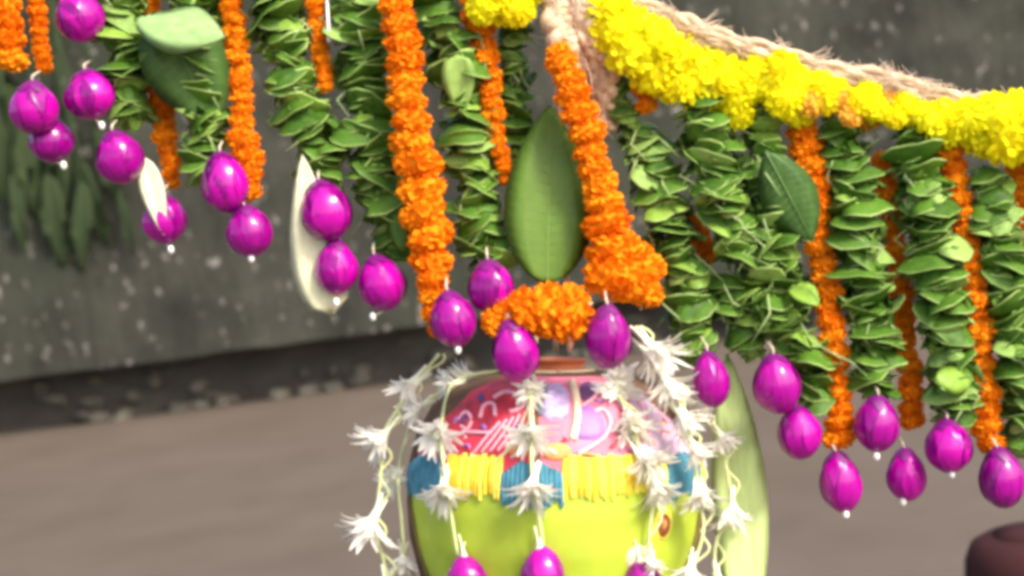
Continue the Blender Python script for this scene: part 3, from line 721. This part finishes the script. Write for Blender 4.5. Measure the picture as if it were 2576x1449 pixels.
def blob(name, cx, cy, rx, ry_, mat, off=.0024, rot=0., pts=None, label=None):
    n = 22; ring = []
    for k in range(n):
        a = 2 * PI * k / n
        if pts: x, y = pts(a)
        else: x, y = rx * math.cos(a), ry_ * math.sin(a)
        ring.append((cx + x * math.cos(rot) - y * math.sin(rot), cy + x * math.sin(rot) + y * math.cos(rot)))
    V = [ppx(cx, cy, off + .001)]; F = []
    for s_, e in ((.55, off + .0008), (.92, off), (1, -.0005)):
        V += [ppx(cx + (x - cx) * s_, cy + (y - cy) * s_, e) for x, y in ring]
    F += [(0, 1 + k, 1 + (k + 1) % n) for k in range(n)]
    for q in range(2): F += [(1 + q * n + k, 1 + (q + 1) * n + k, 1 + (q + 1) * n + (k + 1) % n, 1 + q * n + (k + 1) % n) for k in range(n)]
    o = obj(name, mesh(name, V, F, [mat]), pot)
    if label: o['label'] = label
    return o
def line(name, pts, mat, w=3.2, off=.0028, taper=False):
    n = max(8, 6 * len(pts)); Q, _ = smooth_path([Vector((u, v, 0)) for u, v in pts], n)
    mb = MB(); mb.tube([ppx(q.x, q.y, off) for q in Q], [px(w) * (1 if not taper else max(.25, math.sin(PI * (k + .6) / (n + 1.2)))) for k in range(n + 1)], 6)
    return obj(name, mb.mesh(name, [mat]), pot)
panel('lime_panel', [((1034, 1195), (1764, 1195)), ((1034, 1240), (1764, 1240)), ((1042, 1310), (1756, 1310)), ((1060, 1400), (1734, 1400)), ((1088, 1470), (1700, 1470)), ((1180, 1560), (1600, 1560))], 'lime_paint', .0016, 30, 6, 'glossy lime green painted lower front of the pot')
panel('red_panel', [((1290, 944), (1348, 944)), ((1205, 972), (1350, 972)), ((1140, 1030), (1350, 1030)), ((1062, 1110), (1350, 1110)), ((1034, 1200), (1350, 1200))], 'red_paint', .0014, 16, 6, 'red painted patch on the shoulder of the pot')
panel('pink_panel', [((1348, 944), (1500, 944)), ((1350, 972), (1580, 972)), ((1350, 1030), (1660, 1030)), ((1350, 1110), (1750, 1110)), ((1350, 1200), (1764, 1200))], 'pink_paint', .0014, 18, 6, 'pink painted patch on the shoulder of the pot')
panel('lilac_panel', [((1560, 985), (1610, 985)), ((1590, 1030), (1655, 1030)), ((1600, 1110), (1745, 1110)), ((1600, 1170), (1758, 1170))], 'lilac_paint', .0022, 12, 6, 'pale lilac painted patch beside the pink one')
line('panel_edge', [(1036, 1240), (1044, 1310), (1060, 1390), (1088, 1470)], 'olive_edge', 7, .001)
line('panel_edge', [(1762, 1240), (1754, 1320), (1734, 1400), (1700, 1470)], 'olive_edge', 7, .001)
for a in [(1050, 1235, 1100, 1150), ]:
    pass
# motifs
blob('lavender_oval', 1395, 1012, 40, 52, 'lavender_paint', rot=.1)
blob('slate_spot', 1368, 985, 12, 26, 'slate_paint', .0030); blob('slate_spot', 1362, 1025, 14, 20, 'slate_paint', .0030)
blob('plum_patch', 1478, 985, 24, 28, 'plum_paint')
blob('violet_heart', 1478, 1062, 44, 46, 'violet_paint', pts=lambda a: (44 * math.cos(a) * (1 + .15 * math.sin(a)), 46 * math.sin(a) + 14 * math.cos(a) ** 2))
line('cream_stroke', [(1438, 960), (1448, 1000), (1450, 1050), (1440, 1105)], 'cream_paint', 10)
line('cream_stroke', [(1345, 945), (1338, 1000), (1336, 1060), (1350, 1110), (1400, 1140)], 'cream_paint', 6)
line('rose_line', [(1452, 1140), (1490, 1120), (1520, 1095), (1532, 1060), (1515, 1030), (1492, 1035)], 'rose_paint', 6)
line('rose_line', [(1462, 1020), (1490, 1000), (1510, 965)], 'rose_paint', 5)
line('rose_line', [(1560, 1020), (1578, 1060), (1572, 1100), (1556, 1130)], 'rose_paint', 5)
line('rose_line', [(1600, 1010), (1625, 1060), (1630, 1120)], 'rose_paint', 5)
for k in range(6):
    line('rose_line', [(1262 + k * 16, 1060 - k * 6), (1235 + k * 17, 1090), (1195 + k * 20, 1140 - k * 2)], ('rose_paint', 'cream_paint')[k > 3], 3.6)
line('rose_line', [(1170, 1085), (1205, 1087), (1240, 1088)], 'rose_paint', 5)
line('rose_line', [(1245, 1000), (1275, 985), (1305, 995), (1310, 1025), (1285, 1035)], 'rose_paint', 6)
line('rose_line', [(1212, 1050), (1222, 1020), (1245, 1015), (1250, 1045)], 'rose_paint', 5)
line('rose_line', [(1160, 1055), (1178, 1035), (1192, 1055), (1180, 1078), (1165, 1070)], 'rose_paint', 4.5)
line('rose_line', [(1080, 1170), (1110, 1130), (1140, 1105)], 'rose_paint', 5); line('rose_line', [(1095, 1190), (1130, 1150), (1150, 1120)], 'rose_paint', 4)
blob('plum_spot', 1170, 1052, 8, 12, 'plum_paint', .0032); blob('plum_spot', 1215, 1000, 9, 12, 'plum_paint', .0030); blob('plum_spot', 1300, 1070, 9, 16, 'plum_paint', .003, .6)
blob('orange_patch', 1330, 1120, 34, 30, 'orange_paint', .0022); blob('orange_patch', 1400, 1135, 40, 24, 'orange_paint', .0022); blob('orange_patch', 1300, 1130, 26, 18, 'orange_paint', .0021)
line('cream_stroke', [(1440, 1150), (1470, 1140), (1500, 1148)], 'orange_paint', 5)
line('cream_stroke', [(1190, 1140), (1215, 1165), (1260, 1150), (1300, 1110)], 'cream_paint', 4)
rm = random.Random(77)
for k in range(34):
    cx = rm.uniform(1110, 1690); cy = rm.uniform(1000 if 1200 < cx < 1580 else 1050, 1138); a = rm.uniform(0, 6); L = rm.uniform(12, 30); bnd = rm.uniform(-1.6, 1.6)
    pts = [(cx + L * math.cos(a - bnd) * .8, cy + L * .6 * math.sin(a - bnd)), (cx, cy), (cx - L * math.cos(a + bnd) * .8, cy - L * .6 * math.sin(a + bnd))]
    line('painted_stroke', pts, rm.choice(['rose_paint', 'cream_paint', 'plum_paint', 'orange_paint', 'red_paint', 'violet_paint']), rm.uniform(2.2, 4.6), .0030, True)
# woollen fringe, one tuft at a time
rf = random.Random(12)
al = pot_hit(1036, 1200)[0]; ar = pot_hit(1762, 1200)[0]; h0 = pot_hit(1400, 1150)[1]; h1 = pot_hit(1400, 1252)[1]
nf = 84
for k in range(nf):
    a = al + (ar - al) * (k + .5) / nf
    uu = 1400 + 376 * math.sin(a)
    blue = uu < 1130 or 1265 < uu < 1405 or 1655 < uu < 1738
    wv = (ar - al) / nf * .62; top = h0 + rf.uniform(-.001, .003); bot = h1 + rf.uniform(-.004, .003) - (.006 if blue else 0)
    if blue:
        g = (uu - 1085) / 45 if uu < 1130 else (uu - 1335) / 70 if uu < 1500 else (uu - 1697) / 42
        top -= .004 + .012 * min(1.2, g * g)
    V = []; da = rf.uniform(-.012, .012)
    for i in range(6):
        f = i / 5; hh = top + (bot - top) * f; w_ = wv * (.9 + .25 * math.sin(PI * f)) * (1 if i < 5 else .55)
        for s_, e in ((-1, .0012), (-.5, .0045), (.5, .0045), (1, .0012)):
            V.append(ploc(a + da * f + s_ * w_, hh, e + .0012 * math.sin(PI * f)))
    F = [(i * 4 + j, (i + 1) * 4 + j, (i + 1) * 4 + j + 1, i * 4 + j + 1) for i in range(5) for j in range(3)]
    obj('fringe_tuft', mesh('fringe_tuft', V, F, ['blue_wool' if blue else rf.choice(['yellow_wool', 'yellow_wool_light'])]), pot)
# eye-shaped spot on the lime panel
blob('spot_ring', 1664, 1318, 24, 44, 'yellow_wool_light', .0022, .1); blob('brown_spot', 1664, 1320, 16, 32, 'brown_paint', .0034, .1); blob('rose_spot', 1664, 1318, 5, 14, 'orange_paint', .0044, .1)
blob('painted_highlight', 1605, 1408, 34, 40, 'cream_paint', .0022)  # soft highlight on the lime, painted as a pale patch
# cords from the knot to the pot's neck
for k, (uu, dd) in enumerate(((1340, 1.60), (1440, 1.60), (1400, 1.72))):
    e = at(1398 + (uu - 1400) * .9, 885, dd)
    mb = MB(); P, _ = smooth_path([at(1420, 60, 1.61) - PB, at(1400 + (uu - 1400) * .4, 450, 1.63) - PB, e - PB], 20)
    mb.tube(P, .003, 6); obj('cord', mb.mesh('cord', ['coir']), pot)

# ------------------------------------------------------------------ white flowers netted over the pot
def white_flower(seed, n=13):
    """tassel flower: stalk along +Z, narrow curled petals spreading from the throat along -Z"""
    rr = random.Random(seed); mb = MB()
    mb.tube([(0, 0, .85), (0, 0, .4), (0, 0, .12), (0, 0, -.10), (0, 0, -.28)], [.045, .06, .13, .20, .10], 8, 1)
    for k in range(n):
        a = 2 * PI * k / n + rr.uniform(-.3, .3); L = rr.uniform(.6, 1.15); op = rr.uniform(.25, 1.25); V = []
        r, z = .10, .05; bend = rr.uniform(.1, .9); sw = rr.uniform(-.35, .35)
        for i in range(7):
            t = i / 6; an = op * .75 + bend * t * t
            if i: r += L / 6 * math.sin(an); z -= L / 6 * math.cos(an)
            w = .115 * (math.sin(PI * (.24 + .74 * t)) ** .8) + .006; aa = a + sw * t * t
            for s_ in (-1, 0, 1):
                V.append((r * math.cos(aa) - s_ * w * math.sin(aa), r * math.sin(aa) + s_ * w * math.cos(aa), z + (abs(s_) * .04)))
        F = [(i * 3 + s_, i * 3 + s_ + 1, i * 3 + s_ + 4, i * 3 + s_ + 3) for i in range(6) for s_ in (0, 1)]
        mb.add(V, F, 0)
    return mb.mesh('white_flower', ['white_petal', 'stem_pale'])
WF = [white_flower(k, 12 + k % 4) for k in range(7)]
rwf = random.Random(9)
def onpot(u, v, off=.012):
    a, h = pot_hit(u, v); return PB + ploc(a, h, off)
def flower_strand(nodes_, label, onp=True, d=1.6, n_extra=0, group='white flower strands draped over the pot', thr='thread', end=None, dual=True):
    P = []
    for (u, v, s) in nodes_: P.append(onpot(u, v) if onp else at(u, v, d))
    t = thing('flower_strand', label, 'garland', P[-1], group)
    Q, Ln = smooth_path(P, 6 * len(P)); mb = MB()
    mb.tube([q - P[-1] for q in Q], .0017, 6); obj('thread', mb.mesh('thread', ['stem_green']), t)
    if dual:
        mb = MB(); mb.tube([q - P[-1] + RGT * (.004 + .006 * math.sin(k * .9)) for k, q in enumerate(Q)], .0014, 6); obj('thread', mb.mesh('thread', ['stem_green']), t)
    for i, (u, v, s) in enumerate(nodes_):
        if s <= 0: continue
        dirn = (P[i] - P[i - 1]) if i else (P[1] - P[0])
        out = (P[i] - PC); out -= axu * out.dot(axu); out.normalize()
        for k in range(3 + n_extra):
            ax = (-dirn.normalized() * 1.0 - out * rwf.uniform(.0, .5) + Vector((rwf.uniform(-.3, .3), rwf.uniform(-.2, .2), rwf.uniform(-.15, .15)))).normalized()
            q = P[i] - P[-1] + out * .003 + Vector((rwf.uniform(-1, 1), 0, rwf.uniform(-1, 1))) * px(6 + 10 * n_extra * (k > 1))
            sc = px(s) * .62 * rwf.uniform(.85, 1.1)
            obj('flower', rwf.choice(WF), t, frame(ax.cross(Vector((rwf.uniform(-1, 1), rwf.uniform(-1, 1), .2))), ax, q, sc))
    return t
flower_strand([(1105, 890, 0), (1045, 965, 112), (1000, 1030, 0), (965, 1095, 128), (958, 1200, 0), (945, 1315, 138), (962, 1400, 0), (985, 1480, 110)], 'white flower strand hanging down the shaded outer side of the pot', False, 1.60)
flower_strand([(1200, 880, 0), (1172, 962, 80), (1135, 1085, 118), (1148, 1225, 124), (1160, 1310, 0), (1172, 1392, 0)], 'white flower strand over the red patch ending in a magenta bud', dual=False)
flower_strand([(1160, 885, 0), (1100, 950, 84), (1062, 1030, 96), (1040, 1120, 0), (1032, 1200, 92), (1040, 1300, 0), (1050, 1400, 88), (1060, 1490, 0)], 'slim white flower strand along the edge of the red patch', dual=False)
flower_strand([(1375, 905, 0), (1344, 985, 86), (1342, 1082, 104), (1345, 1215, 132), (1362, 1310, 0), (1370, 1388, 0)], 'white flower strand over the middle of the pot ending in a magenta bud', dual=False)
flower_strand([(1490, 900, 0), (1530, 975, 120), (1572, 1060, 120), (1600, 1150, 120), (1622, 1225, 112), (1615, 1330, 0), (1612, 1400, 70)], 'dense bright white flower strand beside the pink patch', n_extra=1)
flower_strand([(1600, 820, 0), (1640, 880, 138), (1672, 965, 120), (1712, 1050, 112), (1745, 1130, 100), (1755, 1240, 100), (1770, 1330, 0), (1740, 1440, 90)], 'dense bright white flower strand falling from beneath the orange marigold bunch', False, 1.535, 1)
flower_strand([(1690, 960, 0), (1740, 1020, 90), (1812, 1100, 96), (1828, 1180, 0), (1838, 1285, 120), (1800, 1370, 0), (1800, 1470, 110)], 'white flower strand hanging between the pot and the tall lime leaf', False, 1.60)
for (u, v, lab) in [(1176, 1462, 'magenta bud with white petals on the strand over the red patch'), (1366, 1442, 'magenta bud with white petals on the strand down the middle of the pot'), (1618, 1476, 'magenta bud with white petals on the dense bright strand')]:
    a, h = pot_hit(u, v); p = PB + ploc(a, h, .02); dd = (p - CAM).dot(FWD)
    t = bud(u, v, 54, 72, dd, lab, False, (u - 4, v - 110), 'buds on the white flower strands', cap=False)
    ax = Vector((0, 0, 1)); sz = px(72, dd)
    o = obj('white_petals', WF[2], t, frame((1, 0, .1), ax, ax * sz * .95, (px(44, dd), px(44, dd), px(64, dd))))

# bare white cord between two strings
cd_ = thing('bare_cord', 'bare white cord with a frayed end beside a thin marigold string', 'cord', at(828, 105, 1.60))
mb = MB(); mb.tube([at(820, -70, 1.62) - cd_.location, at(824, 30, 1.605) - cd_.location, Vector((0, 0, 0))], [.0014, .0016, .0026], 6); obj('strand', mb.mesh('strand', ['pearl']), cd_)
